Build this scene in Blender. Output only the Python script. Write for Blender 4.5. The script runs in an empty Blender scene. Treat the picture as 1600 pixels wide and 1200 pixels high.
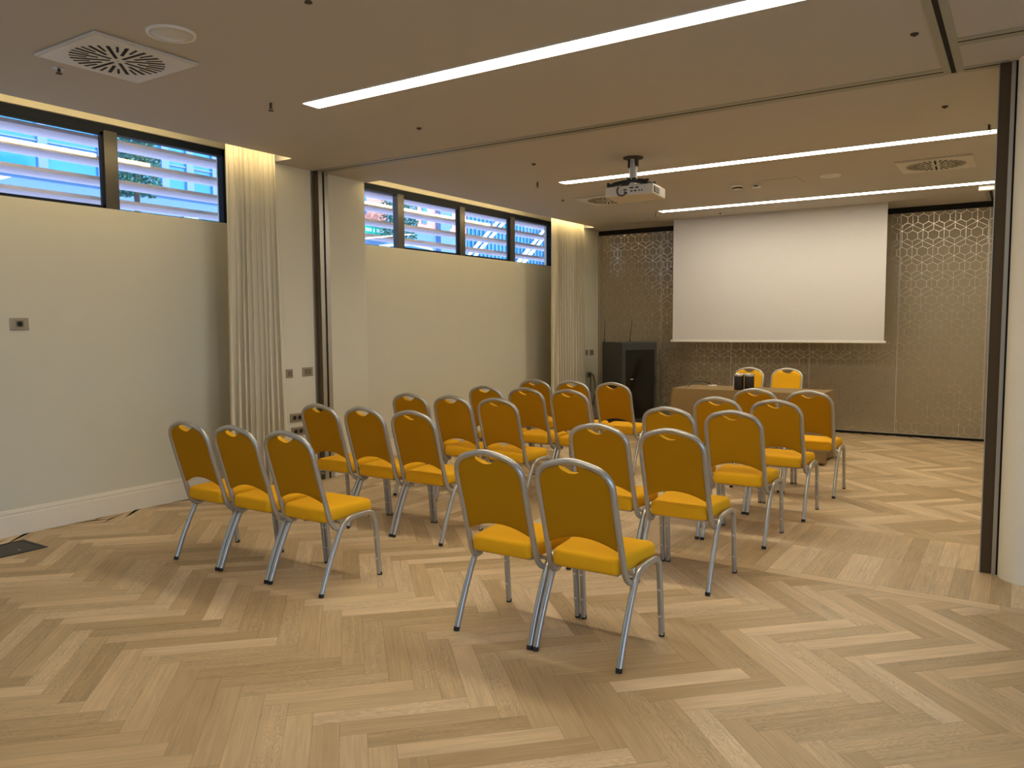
import bpy, bmesh, math, random
from mathutils import Vector, Matrix
PI = math.pi
random.seed(7)
SC = bpy.context.scene
COL = SC.collection

# ------------------------------------------------------------------ camera
F_PX, YAW, PITCH, ROLL, CAM_H = 1216.31, 0.57862, -0.07648, -0.00655, 1.49712
cam = bpy.data.cameras.new('camera'); camo = bpy.data.objects.new('camera', cam); COL.objects.link(camo)
cam.sensor_fit = 'HORIZONTAL'; cam.sensor_width = 36.0; cam.lens = F_PX / 1600 * 36.0
cam.clip_start = 0.05; cam.clip_end = 300
fwd = Vector((-math.sin(YAW)*math.cos(PITCH), math.cos(YAW)*math.cos(PITCH), math.sin(PITCH)))
rgt = Vector((math.cos(YAW), math.sin(YAW), 0)); up = rgt.cross(fwd)
r2 = rgt*math.cos(ROLL) + up*math.sin(ROLL); u2 = -rgt*math.sin(ROLL) + up*math.cos(ROLL)
camo.matrix_world = Matrix(((r2.x,u2.x,-fwd.x,0),(r2.y,u2.y,-fwd.y,0),(r2.z,u2.z,-fwd.z,CAM_H),(0,0,0,1)))
SC.camera = camo

# ------------------------------------------------------------------ world, exposure
SKY = 4.4
SUN = 6.0
LAMP = 28.0
COVE = 30.0
WARM = (1.0, 0.79, 0.50)
w = bpy.data.worlds.new('sky'); SC.world = w; w.use_nodes = True
bg = w.node_tree.nodes['Background']; bg.inputs[0].default_value = (0.50, 0.70, 1.0, 1); bg.inputs[1].default_value = SKY
sl = bpy.data.lights.new('sun', 'SUN'); sl.energy = SUN; sl.angle = math.radians(3); sl.color = (1.0, 0.97, 0.92)
so = bpy.data.objects.new('sun', sl); COL.objects.link(so); so.rotation_euler = Vector((-1.0, -0.25, -0.8)).to_track_quat('-Z', 'Y').to_euler()
SC.view_settings.view_transform = 'Standard'; SC.view_settings.look = 'None'
SC.view_settings.gamma = 1.0; SC.view_settings.use_curve_mapping = False
SC.view_settings.exposure = 0.0

# ------------------------------------------------------------------ materials
def nt(name):
    m = bpy.data.materials.new(name); m.use_nodes = True
    n = m.node_tree; b = n.nodes['Principled BSDF']
    return m, n, b
def N(t, kind, **kw):
    nd = t.nodes.new(kind)
    for k, v in kw.items():
        if k.startswith('i_'):
            nd.inputs[int(k[2:])].default_value = v
        else: setattr(nd, k, v)
    return nd
def L(t, a, b): t.links.new(a, b)
def M2(t, op, a, b=None, c=None):
    nd = t.nodes.new('ShaderNodeMath'); nd.operation = op
    for i, v in enumerate((a, b, c)):
        if v is None: continue
        if isinstance(v, (int, float)): nd.inputs[i].default_value = v
        else: t.links.new(v, nd.inputs[i])
    return nd.outputs[0]
def mat(name, col, rough=0.5, metal=0.0, noise=0.0, nscale=20, bump=0.0, bscale=200, spec=0.5, sheen=0.0, trans=0.0):
    m, t, b = nt(name)
    b.inputs['Roughness'].default_value = rough; b.inputs['Metallic'].default_value = metal
    b.inputs['Specular IOR Level'].default_value = spec
    if sheen: b.inputs['Sheen Weight'].default_value = sheen
    tc = N(t, 'ShaderNodeTexCoord')
    nz = N(t, 'ShaderNodeTexNoise'); nz.inputs['Scale'].default_value = nscale; nz.inputs['Detail'].default_value = 4
    L(t, tc.outputs['Object'], nz.inputs['Vector'])
    mx = N(t, 'ShaderNodeMix', data_type='RGBA'); a = max(noise, 0.02)
    mx.inputs[6].default_value = (*[c*(1-a) for c in col], 1); mx.inputs[7].default_value = (*[min(1, c*(1+a)) for c in col], 1)
    L(t, nz.outputs['Fac'], mx.inputs[0]); L(t, mx.outputs[2], b.inputs['Base Color'])
    if bump:
        n2 = N(t, 'ShaderNodeTexNoise'); n2.inputs['Scale'].default_value = bscale; L(t, tc.outputs['Object'], n2.inputs['Vector'])
        bp = N(t, 'ShaderNodeBump'); bp.inputs['Strength'].default_value = bump; bp.inputs['Distance'].default_value = 0.002
        L(t, n2.outputs['Fac'], bp.inputs['Height']); L(t, bp.outputs[0], b.inputs['Normal'])
    if trans:
        tr = N(t, 'ShaderNodeBsdfTranslucent'); L(t, mx.outputs[2], tr.inputs[0])
        ms = N(t, 'ShaderNodeMixShader'); ms.inputs[0].default_value = trans
        out = t.nodes['Material Output']; L(t, b.outputs[0], ms.inputs[1]); L(t, tr.outputs[0], ms.inputs[2]); L(t, ms.outputs[0], out.inputs[0])
    return m
def emis(name, col, strength):
    m = bpy.data.materials.new(name); m.use_nodes = True; t = m.node_tree; t.nodes.clear()
    e = t.nodes.new('ShaderNodeEmission'); e.inputs[0].default_value = (*col, 1); e.inputs[1].default_value = strength
    o = t.nodes.new('ShaderNodeOutputMaterial'); t.links.new(e.outputs[0], o.inputs[0]); return m
def glass(name, tint=(1, 1, 1), ior=1.5):
    m = bpy.data.materials.new(name); m.use_nodes = True; t = m.node_tree; t.nodes.clear()
    tr = t.nodes.new('ShaderNodeBsdfTransparent'); tr.inputs[0].default_value = (*tint, 1)
    gl = t.nodes.new('ShaderNodeBsdfGlossy'); gl.inputs['Roughness'].default_value = 0.0
    ge = t.nodes.new('ShaderNodeNewGeometry'); dt = t.nodes.new('ShaderNodeVectorMath'); dt.operation = 'DOT_PRODUCT'
    L(t, ge.outputs['Incoming'], dt.inputs[0]); L(t, ge.outputs['Normal'], dt.inputs[1])
    f0 = ((ior-1)/(ior+1))**2
    fz = M2(t, 'ADD', M2(t, 'MULTIPLY', M2(t, 'POWER', M2(t, 'SUBTRACT', 1.0, M2(t, 'ABSOLUTE', dt.outputs['Value'])), 5.0), 1-f0), f0)
    mx = t.nodes.new('ShaderNodeMixShader'); o = t.nodes.new('ShaderNodeOutputMaterial')
    L(t, fz, mx.inputs[0]); L(t, tr.outputs[0], mx.inputs[1]); L(t, gl.outputs[0], mx.inputs[2]); L(t, mx.outputs[0], o.inputs[0])
    return m

def floor_mat():
    m, t, b = nt('oak_plank')
    uv = N(t, 'ShaderNodeUVMap', uv_map='UVMap'); at = N(t, 'ShaderNodeAttribute', attribute_name='rnd')
    sp = N(t, 'ShaderNodeSeparateColor'); L(t, at.outputs['Color'], sp.inputs[0])
    off = N(t, 'ShaderNodeCombineXYZ'); L(t, M2(t, 'MULTIPLY', sp.outputs[0], 37.0), off.inputs[0]); L(t, M2(t, 'MULTIPLY', sp.outputs[1], 23.0), off.inputs[1])
    L(t, M2(t, 'MULTIPLY', sp.outputs[2], 11.0), off.inputs[2])
    va = N(t, 'ShaderNodeVectorMath', operation='ADD'); L(t, uv.outputs[0], va.inputs[0]); L(t, off.outputs[0], va.inputs[1])
    sc = N(t, 'ShaderNodeVectorMath', operation='MULTIPLY'); L(t, va.outputs[0], sc.inputs[0]); sc.inputs[1].default_value = (4, 90, 1)
    n1 = N(t, 'ShaderNodeTexNoise'); n1.inputs['Scale'].default_value = 1.0; n1.inputs['Detail'].default_value = 5; L(t, sc.outputs[0], n1.inputs['Vector'])
    sc2 = N(t, 'ShaderNodeVectorMath', operation='MULTIPLY'); L(t, va.outputs[0], sc2.inputs[0]); sc2.inputs[1].default_value = (3.0, 14, 1)
    n2 = N(t, 'ShaderNodeTexNoise'); n2.inputs['Scale'].default_value = 1.0; n2.inputs['Detail'].default_value = 2; L(t, sc2.outputs[0], n2.inputs['Vector'])
    # cathedral rings: contour lines of a stretched noise
    rg = M2(t, 'ABSOLUTE', M2(t, 'SINE', M2(t, 'MULTIPLY', n2.outputs['Fac'], 70.0)))
    rg = M2(t, 'POWER', rg, 3.0)
    # plank tone
    cr = N(t, 'ShaderNodeValToRGB'); e = cr.color_ramp.elements
    e[0].position = 0; e[0].color = (0.47, 0.335, 0.175, 1); e[1].position = 1; e[1].color = (0.755, 0.585, 0.37, 1)
    e2 = cr.color_ramp.elements.new(0.5); e2.color = (0.61, 0.45, 0.255, 1)
    L(t, sp.outputs[0], cr.inputs[0])
    k = M2(t, 'ADD', M2(t, 'MULTIPLY', M2(t, 'SUBTRACT', n1.outputs['Fac'], 0.5), 0.55), 1.0)
    k = M2(t, 'SUBTRACT', k, M2(t, 'MULTIPLY', M2(t, 'MULTIPLY', rg, M2(t, 'GREATER_THAN', sp.outputs[1], 0.45)), 0.17))
    k = M2(t, 'ADD', k, M2(t, 'MULTIPLY', M2(t, 'SUBTRACT', n2.outputs['Fac'], 0.5), 0.35))
    mu = N(t, 'ShaderNodeVectorMath', operation='SCALE'); L(t, cr.outputs[0], mu.inputs[0]); L(t, k, mu.inputs['Scale'])
    L(t, mu.outputs[0], b.inputs['Base Color'])
    b.inputs['Roughness'].default_value = 0.42; b.inputs['Specular IOR Level'].default_value = 0.45
    bp = N(t, 'ShaderNodeBump'); bp.inputs['Strength'].default_value = 0.08; bp.inputs['Distance'].default_value = 0.001
    L(t, n1.outputs['Fac'], bp.inputs['Height']); L(t, bp.outputs[0], b.inputs['Normal'])
    return m

def hex_mat():
    """wall covering: metallic line pattern of small hexagons inside larger ones"""
    m, t, b = nt('hexagon_wallpaper')
    P = 0.2365; RY = P*math.sqrt(3)/2
    tc = N(t, 'ShaderNodeTexCoord'); sx = N(t, 'ShaderNodeSeparateXYZ'); L(t, tc.outputs['Object'], sx.inputs[0])
    X = M2(t, 'ADD', sx.outputs[0], 20.0 + 0.128); Z = M2(t, 'ADD', sx.outputs[2], 20.0 - 0.062)
    def cell(ox, oz):
        x = M2(t, 'SUBTRACT', M2(t, 'MODULO', M2(t, 'ADD', X, ox), P), P/2)
        z = M2(t, 'SUBTRACT', M2(t, 'MODULO', M2(t, 'ADD', Z, oz), 2*RY), RY)
        d = M2(t, 'ADD', M2(t, 'MULTIPLY', x, x), M2(t, 'MULTIPLY', z, z))
        return x, z, d
    x1, z1, d1 = cell(0, 0); x2, z2, d2 = cell(P/2, RY)
    s = M2(t, 'LESS_THAN', d1, d2); si = M2(t, 'SUBTRACT', 1.0, s)
    lx = M2(t, 'ADD', M2(t, 'MULTIPLY', x1, s), M2(t, 'MULTIPLY', x2, si))
    lz = M2(t, 'ADD', M2(t, 'MULTIPLY', z1, s), M2(t, 'MULTIPLY', z2, si))
    ax = M2(t, 'ABSOLUTE', lx); az = M2(t, 'ABSOLUTE', lz)
    hd = M2(t, 'MAXIMUM', ax, M2(t, 'ADD', M2(t, 'MULTIPLY', ax, 0.5), M2(t, 'MULTIPLY', az, 0.8660254)))
    W = 0.0021
    def near(v, c, w=W): return M2(t, 'LESS_THAN', M2(t, 'ABSOLUTE', M2(t, 'SUBTRACT', v, c)), w)
    ln = M2(t, 'MAXIMUM', near(hd, P/2, W*1.0), near(hd, 0.060))
    # spokes to the cell corners, outside the small hexagon
    sp0 = near(ax, 0.0); out = M2(t, 'GREATER_THAN', hd, 0.060)
    r1 = M2(t, 'SUBTRACT', M2(t, 'MULTIPLY', az, 0.8660254), M2(t, 'MULTIPLY', ax, 0.5))
    sp1 = near(r1, 0.0)
    ln = M2(t, 'MAXIMUM', ln, M2(t, 'MULTIPLY', M2(t, 'MAXIMUM', sp0, sp1), out))
    # fine hatching parallel to the cell sides
    ha = M2(t, 'MULTIPLY', M2(t, 'ADD', M2(t, 'SINE', M2(t, 'MULTIPLY', hd, 2*PI/0.0105)), 1.0), 0.5)
    nz = N(t, 'ShaderNodeTexNoise'); nz.inputs['Scale'].default_value = 3.0; L(t, tc.outputs['Object'], nz.inputs['Vector'])
    mx = N(t, 'ShaderNodeMix', data_type='RGBA'); mx.inputs[6].default_value = (0.285, 0.24, 0.165, 1); mx.inputs[7].default_value = (0.35, 0.30, 0.21, 1)
    L(t, M2(t, 'MULTIPLY', M2(t, 'ADD', ha, nz.outputs['Fac']), 0.5), mx.inputs[0])
    L(t, mx.outputs[2], b.inputs['Base Color']); b.inputs['Roughness'].default_value = 0.5
    b2 = N(t, 'ShaderNodeBsdfPrincipled'); b2.inputs['Base Color'].default_value = (0.66, 0.61, 0.52, 1); b2.inputs['Metallic'].default_value = 0.9; b2.inputs['Roughness'].default_value = 0.26
    ms = N(t, 'ShaderNodeMixShader'); L(t, ln, ms.inputs[0]); L(t, b.outputs[0], ms.inputs[1]); L(t, b2.outputs[0], ms.inputs[2])
    L(t, ms.outputs[0], t.nodes['Material Output'].inputs[0])
    bp = N(t, 'ShaderNodeBump'); bp.inputs['Strength'].default_value = 0.25; bp.inputs['Distance'].default_value = 0.001
    L(t, ha, bp.inputs['Height']); L(t, bp.outputs[0], b.inputs['Normal'])
    return m

MT = dict(
    wall=mat('painted_wall', (0.68, 0.66, 0.53), 0.75, noise=0.02, nscale=3, bump=0.05, bscale=300),
    paper=mat('wall_lining', (0.64, 0.62, 0.50), 0.7, noise=0.02, nscale=6, bump=0.08, bscale=400),
    ceil=mat('ceiling_paint', (0.50, 0.475, 0.44), 0.85, noise=0.01, nscale=2),
    base=mat('baseboard_paint', (0.80, 0.74, 0.61), 0.45),
    white=mat('white_enamel', (0.76, 0.74, 0.68), 0.4),
    grille=mat('white_grille', (0.62, 0.60, 0.55), 0.45),
    column=mat('column_plaster', (0.86, 0.83, 0.70), 0.7, noise=0.02, bump=0.05, bscale=300),
    black=mat('black_plastic', (0.015, 0.015, 0.016), 0.45),
    void=mat('dark_recess', (0.01, 0.009, 0.008), 0.9),
    brown=mat('brown_seal', (0.085, 0.060, 0.034), 0.7, spec=0.2),
    alu=mat('brushed_aluminium', (0.50, 0.49, 0.46), 0.42, 0.9, noise=0.05),
    track=mat('anodised_track', (0.34, 0.335, 0.275), 0.55, 0.1),
    frame=mat('silver_grey_tube', (0.47, 0.475, 0.46), 0.36, 0.75, noise=0.03),
    fabric=mat('yellow_orange_fabric', (0.82, 0.435, 0.013), 0.85, noise=0.10, nscale=500, bump=0.25, bscale=900, spec=0.15, sheen=0.0),
    fabricshade=mat('shaded_rear_fabric', (0.46, 0.225, 0.004), 0.85, noise=0.08, nscale=500, bump=0.2, bscale=900, spec=0.1),  # seat fabric darkened for the backrest rears: their shade put into the colour
    rubber=mat('black_rubber', (0.012, 0.012, 0.012), 0.7),
    winframe=mat('anthracite_window_metal', (0.011, 0.016, 0.024), 0.55, spec=0.12),
    mullion=mat('bronze_grey_mullion', (0.075, 0.070, 0.062), 0.35, 0.3),
    glass=glass('window_glass', (0.93, 0.97, 1.0), 1.6),
    curtain=mat('cream_sheer_curtain', (0.88, 0.83, 0.68), 0.8, noise=0.03, nscale=40, trans=0.28),
    screen=mat('matte_white_screen', (0.62, 0.61, 0.60), 0.8),
    cloth=mat('tan_tablecloth', (0.25, 0.165, 0.065), 0.85, noise=0.06, nscale=300, bump=0.15, bscale=600),
    rack=mat('dark_grey_steel', (0.030, 0.034, 0.036), 0.38),
    rackglass=mat('smoked_glass_door', (0.003, 0.003, 0.003), 0.12, spec=0.4),
    steel=mat('polished_steel', (0.7, 0.68, 0.65), 0.2, 1.0),
    plate=mat('metallic_beige_plate', (0.36, 0.32, 0.245), 0.35, 0.5),
    platein=mat('dark_beige_insert', (0.20, 0.175, 0.13), 0.4, 0.3),
    beige=mat('off_white_projector', (0.62, 0.58, 0.50), 0.45),
    floorbox=mat('black_brown_floor_box', (0.035, 0.03, 0.024), 0.45, 0.3),
    lamp=emis('lit_diffuser', (1.0, 0.87, 0.67), LAMP),
    cove=emis('cove_led', (1.0, 0.74, 0.36), COVE),
    slat=mat('pale_mauve_louvre', (0.82, 0.70, 0.76), 0.6),
    slatbody=mat('louvre_bracket', (0.12, 0.11, 0.12), 0.6),
    terrace=mat('terrace_paving', (0.42, 0.42, 0.42), 0.9, noise=0.08, nscale=3),
    street=mat('street_asphalt', (0.62, 0.64, 0.68), 0.9, noise=0.1, nscale=3),
    bluewall=mat('blue_grey_facade', (0.10, 0.20, 0.36), 0.7, noise=0.05),
    cyan=mat('cyan_glazing', (0.02, 0.20, 0.42), 0.12, noise=0.25, nscale=0.9, spec=0.8),
    pilaster=mat('blue_pilaster', (0.13, 0.22, 0.42), 0.6),
    pink=mat('coral_facade', (0.72, 0.28, 0.22), 0.8, noise=0.06, nscale=1.5),
    leaf=mat('green_leaves', (0.03, 0.13, 0.09), 0.6, noise=0.5, nscale=12),
    bark=mat('bark', (0.08, 0.06, 0.05), 0.9),
    green=mat('turquoise_green_sign', (0.0, 0.42, 0.30), 0.5),
    paint=mat('white_sign_paint', (0.8, 0.9, 0.9), 0.5),
    carw=mat('pale_car_paint', (0.62, 0.64, 0.70), 0.2, 0.2),
    carg=mat('car_window', (0.01, 0.10, 0.16), 0.05, spec=0.8),
    cable=mat('black_cable', (0.01, 0.01, 0.01), 0.5),
    led=emis('green_status_light', (0.5, 1.0, 0.6), 0.6),
    oak=floor_mat(), hexp=hex_mat(),
)

# ------------------------------------------------------------------ mesh helpers
class MB:
    def __init__(s): s.v = []; s.f = []; s.sm = []; s.mi = []; s.cur = 0
    def add(s, vs, fs, smooth=False):
        o = len(s.v); s.v += [tuple(p) for p in vs]
        for f in fs: s.f.append([i+o for i in f]); s.sm.append(smooth); s.mi.append(s.cur)
        return s
    def box(s, x0, x1, y0, y1, z0, z1, bev=0.0):
        if bev > 0:
            bm = bmesh.new(); bmesh.ops.create_cube(bm, size=1)
            for v in bm.verts: v.co = Vector(((x0+x1)/2+v.co.x*(x1-x0), (y0+y1)/2+v.co.y*(y1-y0), (z0+z1)/2+v.co.z*(z1-z0)))
            bmesh.ops.bevel(bm, geom=bm.edges[:], offset=bev, segments=2, affect='EDGES', profile=0.6)
            bm.verts.index_update()
            s.add([v.co[:] for v in bm.verts], [[v.index for v in f.verts] for f in bm.faces]); bm.free(); return s
        v = [(x, y, z) for z in (z0, z1) for y in (y0, y1) for x in (x0, x1)]
        return s.add(v, [(0,2,3,1),(4,5,7,6),(0,1,5,4),(2,6,7,3),(0,4,6,2),(1,3,7,5)])
    def cyl(s, p, q, r, n=20, r2=None, caps=True):
        p = Vector(p); q = Vector(q); r2 = r if r2 is None else r2
        t = (q-p).normalized(); a = t.orthogonal().normalized(); b = t.cross(a)
        vs = []
        for c, rr in ((p, r), (q, r2)):
            for i in range(n): th = 2*PI*i/n; vs.append(c+a*rr*math.cos(th)+b*rr*math.sin(th))
        s.add(vs, [(i, (i+1) % n, n+(i+1) % n, n+i) for i in range(n)], True)
        if caps: s.add(vs[:n], [list(range(n))[::-1]]); s.add(vs[n:], [list(range(n))])
        return s
    def lathe(s, c, prof, n=32):
        """prof: (r, z) pairs around a vertical axis through c"""
        cx, cy, cz = c; vs = []
        for r, z in prof:
            for i in range(n): th = 2*PI*i/n; vs.append((cx+r*math.cos(th), cy+r*math.sin(th), cz+z))
        fs = []
        for j in range(len(prof)-1):
            for i in range(n): fs.append((j*n+i, j*n+(i+1) % n, (j+1)*n+(i+1) % n, (j+1)*n+i))
        s.add(vs, fs, True)
        s.add(vs[:n], [list(range(n))[::-1]]); s.add(vs[-n:], [list(range(n))])
        return s
    def sweep(s, path, sec, up0=None, caps=True, closed=False):
        P = [Vector(p) for p in path]; n = len(P); k = len(sec); vs = []
        nrm = None
        for i in range(n):
            t = (P[min(i+1, n-1)]-P[max(i-1, 0)]).normalized()
            if nrm is None:
                nrm = Vector(up0) if up0 else t.orthogonal()
            nrm = (nrm - t*nrm.dot(t)).normalized(); b = t.cross(nrm)
            for a, c in sec: vs.append(P[i]+nrm*a+b*c)
        s.add(vs, [(i*k+j, i*k+(j+1) % k, (i+1)*k+(j+1) % k, (i+1)*k+j) for i in range(n-1) for j in range(k)], True)
        if caps: s.add(vs[:k], [list(range(k))[::-1]]); s.add(vs[-k:], [list(range(k))])
        return s
    def build(s, name, m, parent=None, smooth_angle=None):
        me = bpy.data.meshes.new(name); me.from_pydata(s.v, [], s.f)
        ms = m if isinstance(m, (list, tuple)) else [m]
        for q in ms: me.materials.append(MT[q])
        me.polygons.foreach_set('use_smooth', s.sm); me.polygons.foreach_set('material_index', s.mi); me.update()
        bm = bmesh.new(); bm.from_mesh(me); bmesh.ops.recalc_face_normals(bm, faces=bm.faces[:]); bm.to_mesh(me); bm.free()
        o = bpy.data.objects.new(name, me); COL.objects.link(o)
        if parent: o.parent = parent
        return o
def circ(r, n=12, r2=None):
    r2 = r if r2 is None else r2
    return [(r*math.cos(2*PI*i/n), r2*math.sin(2*PI*i/n)) for i in range(n)]
def spline(pts, per=6):
    P = [Vector(p) for p in pts]; out = []
    for i in range(len(P)-1):
        p0 = P[max(i-1, 0)]; p1 = P[i]; p2 = P[i+1]; p3 = P[min(i+2, len(P)-1)]
        for k in range(per):
            t = k/per
            out.append(0.5*((2*p1)+(p2-p0)*t+(2*p0-5*p1+4*p2-p3)*t*t+(-p0+3*p1-3*p2+p3)*t**3))
    out.append(P[-1]); return out
def tag(o, label=None, cat=None, group=None, kind=None):
    if label: o['label'] = label
    if cat: o['category'] = cat
    if group: o['group'] = group
    if kind: o['kind'] = kind
    return o
def thing(name, label, cat, loc=(0,0,0), rz=0.0, group=None):
    o = bpy.data.objects.new(name, None); o.empty_display_size = 0.1; COL.objects.link(o)
    o.location = loc; o.rotation_euler = (0, 0, rz)
    return tag(o, label, cat, group)
def struct(name, mb, m, parent=None):
    o = mb.build(name, m, parent)
    if not parent: o['kind'] = 'structure'
    return o
def dup(root, loc, rz=None, label=None, group=None):
    r = root.copy(); COL.objects.link(r); r.location = loc
    if rz is not None: r.rotation_euler = (0, 0, rz)
    if label: r['label'] = label
    if group: r['group'] = group
    for ch in list(root.children):
        c = ch.copy(); COL.objects.link(c); c.parent = r
        for g in list(ch.children):
            d = g.copy(); COL.objects.link(d); d.parent = c
    return r

# ------------------------------------------------------------------ the room
H = 2.96                    # ceiling
WX = -6.04                  # wall panel face
CX = -5.685                 # column face
YB = 11.24                  # rear partition wall
Y0 = -4.2; XR = 3.4

# floor: herringbone planks, with a straight two-course band under the sliding partition
def build_floor():
    W, Ln, n = 0.1, 0.6, 6; g = 0.0004; r = math.sqrt(.5)
    AX, AY = -3.305, 1.943
    vs = []; fs = []; uvs = []; rnd = []
    def quad(pts, uvq):
        o = len(vs); vs.extend(pts); fs.append((o, o+1, o+2, o+3)); uvs.extend(uvq)
        c = (random.random(), random.random(), random.random(), 1); rnd.extend([c]*4)
    x0, x1, y0, y1 = -6.1, 3.4, -4.2, 11.3
    for i in range(-160, 160):
        for j in range(-160, 160):
            t = (i+j) % (2*n)
            if t == 0: a0, a1, b0, b1 = i*W, i*W+Ln, j*W, j*W+W; hor = True
            elif t == n: a0, a1, b0, b1 = i*W, i*W+W, j*W, j*W+Ln; hor = False
            else: continue
            ca, cb = (a0+a1)/2, (b0+b1)/2; X = AX+(ca-cb)*r; Y = AY+(ca+cb)*r
            if not (x0-.4 < X < x1+.4 and y0-.4 < Y < y1+.4): continue
            a0 += g; a1 -= g; b0 += g; b1 -= g
            pts = []
            for a, b in ((a0, b0), (a1, b0), (a1, b1), (a0, b1)):
                px = AX+(a-b)*r; py = AY+(a+b)*r
                pts.append((min(max(px, x0), x1), min(max(py, y0), y1), 0))
            if hor: q = [(0, 0), (Ln, 0), (Ln, W), (0, W)]
            else: q = [(0, 0), (0, W), (Ln, W), (Ln, 0)]
            quad(pts, q)
    # band
    BZ = 0.0006
    def rect(xa, xb, ya, yb, along):
        q = [(0, 0), (xb-xa, 0), (xb-xa, yb-ya), (0, yb-ya)] if along == 'x' else [(0, 0), (0, xb-xa), (yb-ya, xb-xa), (yb-ya, 0)]
        quad([(xa+g, ya+g, BZ), (xb-g, ya+g, BZ), (xb-g, yb-g, BZ), (xa+g, yb-g, BZ)], q)
    for ya in (4.665, 5.975):
        x = -6.04
        while x < 3.4: rect(x, min(x+.6, 3.4), ya, ya+.095, 'x'); x += .6
    x = -0.57-0.096*57
    while x < 3.35:
        rect(x, x+.096, 4.76, 5.355, 'y'); rect(x, x+.096, 5.355, 5.975, 'y'); x += .096
    nq = len(fs)
    # dark bed of the joints
    for z, ya, yb in ((-0.002, y0, y1), (0.0003, 4.664, 6.071)):
        o = len(vs); vs.extend([(x0, ya, z), (x1, ya, z), (x1, yb, z), (x0, yb, z)]); fs.append((o, o+1, o+2, o+3)); uvs.extend([(0, 0)]*4); rnd.extend([(0, 0, 0, 1)]*4)
    o = len(vs); vs.extend([(x0, y0, -.1), (x1, y0, -.1), (x1, y1, -.1), (x0, y1, -.1)]); fs.append((o, o+3, o+2, o+1)); uvs.extend([(0, 0)]*4); rnd.extend([(0, 0, 0, 1)]*4)
    me = bpy.data.meshes.new('floor'); me.from_pydata(vs, [], fs)
    ul = me.uv_layers.new(name='UVMap')
    for k, q in enumerate(uvs): ul.data[k].uv = q
    ca = me.color_attributes.new('rnd', 'FLOAT_COLOR', 'CORNER')
    for k, q in enumerate(rnd): ca.data[k].color = q
    me.materials.append(MT['oak']); me.materials.append(MT['brown'])
    for k, p in enumerate(me.polygons): p.material_index = 0 if k < nq else 1
    me.update(); ob = bpy.data.objects.new('floor', me); COL.objects.link(ob); ob['kind'] = 'structure'
build_floor()

# ceiling with two open light coves along the window wall
S1, S2 = -5.41, -5.49
mb = MB()
mb.box(S1, XR, Y0, 4.78, H, H+.06); mb.box(-6.3, XR, 4.78, 6.0, H, H+.06); mb.box(S2, XR, 6.0, 10.74, H, H+.06); mb.box(-6.3, XR, 10.74, YB+.2, H, H+.06)
mb.box(-6.35, XR, Y0, YB+.2, H+.42, H+.5)
mb.box(S1, S1+.05, Y0, 4.78, H+.06, H+.42); mb.box(S2, S2+.05, 6.0, 10.74, H+.06, H+.42)
for y in (4.78, 5.95, 10.74): mb.box(-6.3, S1+.05, y, y+.05, H+.06, H+.42)
struct('ceiling', mb, 'ceil')
# left wall: lower panels, wall above the windows, columns
W1Z, W2Z = 2.415, 2.37
mb = MB()
mb.box(-6.10, WX, Y0, 4.42, 0, W1Z); mb.box(-6.22, -6.085, Y0, 4.85, 0, W1Z+.016)
mb.box(-6.10, WX, 5.9, 9.98, 0, W2Z); mb.box(-6.22, -6.085, 5.9, 10.8, 0, W2Z+.016)
mb.box(-6.25, -6.07, Y0, 4.85, 3.09, H+.42); mb.box(-6.25, -6.07, 5.9, 10.8, 3.06, H+.42)
mb.box(-6.22, -6.07, 4.60, 4.85, W1Z, 3.1); mb.box(-6.22, -6.07, 10.46, 10.8, W2Z, 3.1)
struct('wall_left', mb, 'paper')
mb = MB()
mb.box(-6.3, CX, 4.81, 5.96, 0, H+.02); mb.box(-6.3, CX, 10.73, YB+.05, 0, H+.02)
struct('wall_left_column', mb, 'wall')
# baseboards: body, cove and rounded cap
def baseboard(name, pts):
    """pts: x0, y0, y1 runs on faces looking +X"""
    mb = MB()
    for x, ya, yb in pts:
        prof = [(0, 0), (.016, 0), (.016, .145), (.013, .15), (.013, .158), (.017, .163), (.017, .172), (.011, .176), (.011, .184), (.006, .19), (0, .19)]
        vs = [(x+a, ya, z) for a, z in prof]+[(x+a, yb, z) for a, z in prof]; k = len(prof)
        mb.add(vs, [(i, (i+1) % k, k+(i+1) % k, k+i) for i in range(k)]+[list(range(k))[::-1], [k+i for i in range(k)]])
    struct(name, mb, 'base')
baseboard('baseboard_left', [(WX, Y0, 4.42), (WX, 5.97, 9.98), (CX, 4.81, 5.22), (CX, 5.45, 5.96), (CX, 10.73, 11.2), (-6.085, 9.98, 10.73), (-6.085, 4.42, 4.81)])
# rear wall: folding partition panels covered in hexagon paper
mb = MB(); mb.box(-5.69, .6, YB, YB+.12, .035, 2.885); struct('wall_back', mb, 'hexp')
mb = MB(); mb.box(-5.69, .6, YB+.012, YB+.1, -.001, .035); mb.box(-5.69, .6, YB+.015, YB+.1, 2.885, H); struct('trim_1', mb, 'void')
mb = MB()
for x in (-5.66, -4.61, -3.53, -2.435, -1.345, -.365): mb.box(x-.006, x+.006, YB-.004, YB+.001, .035, 2.885)
mb.box(-5.69, .6, YB-.003, YB+.01, .035, .047)
struct('trim_2', mb, 'alu')
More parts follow.
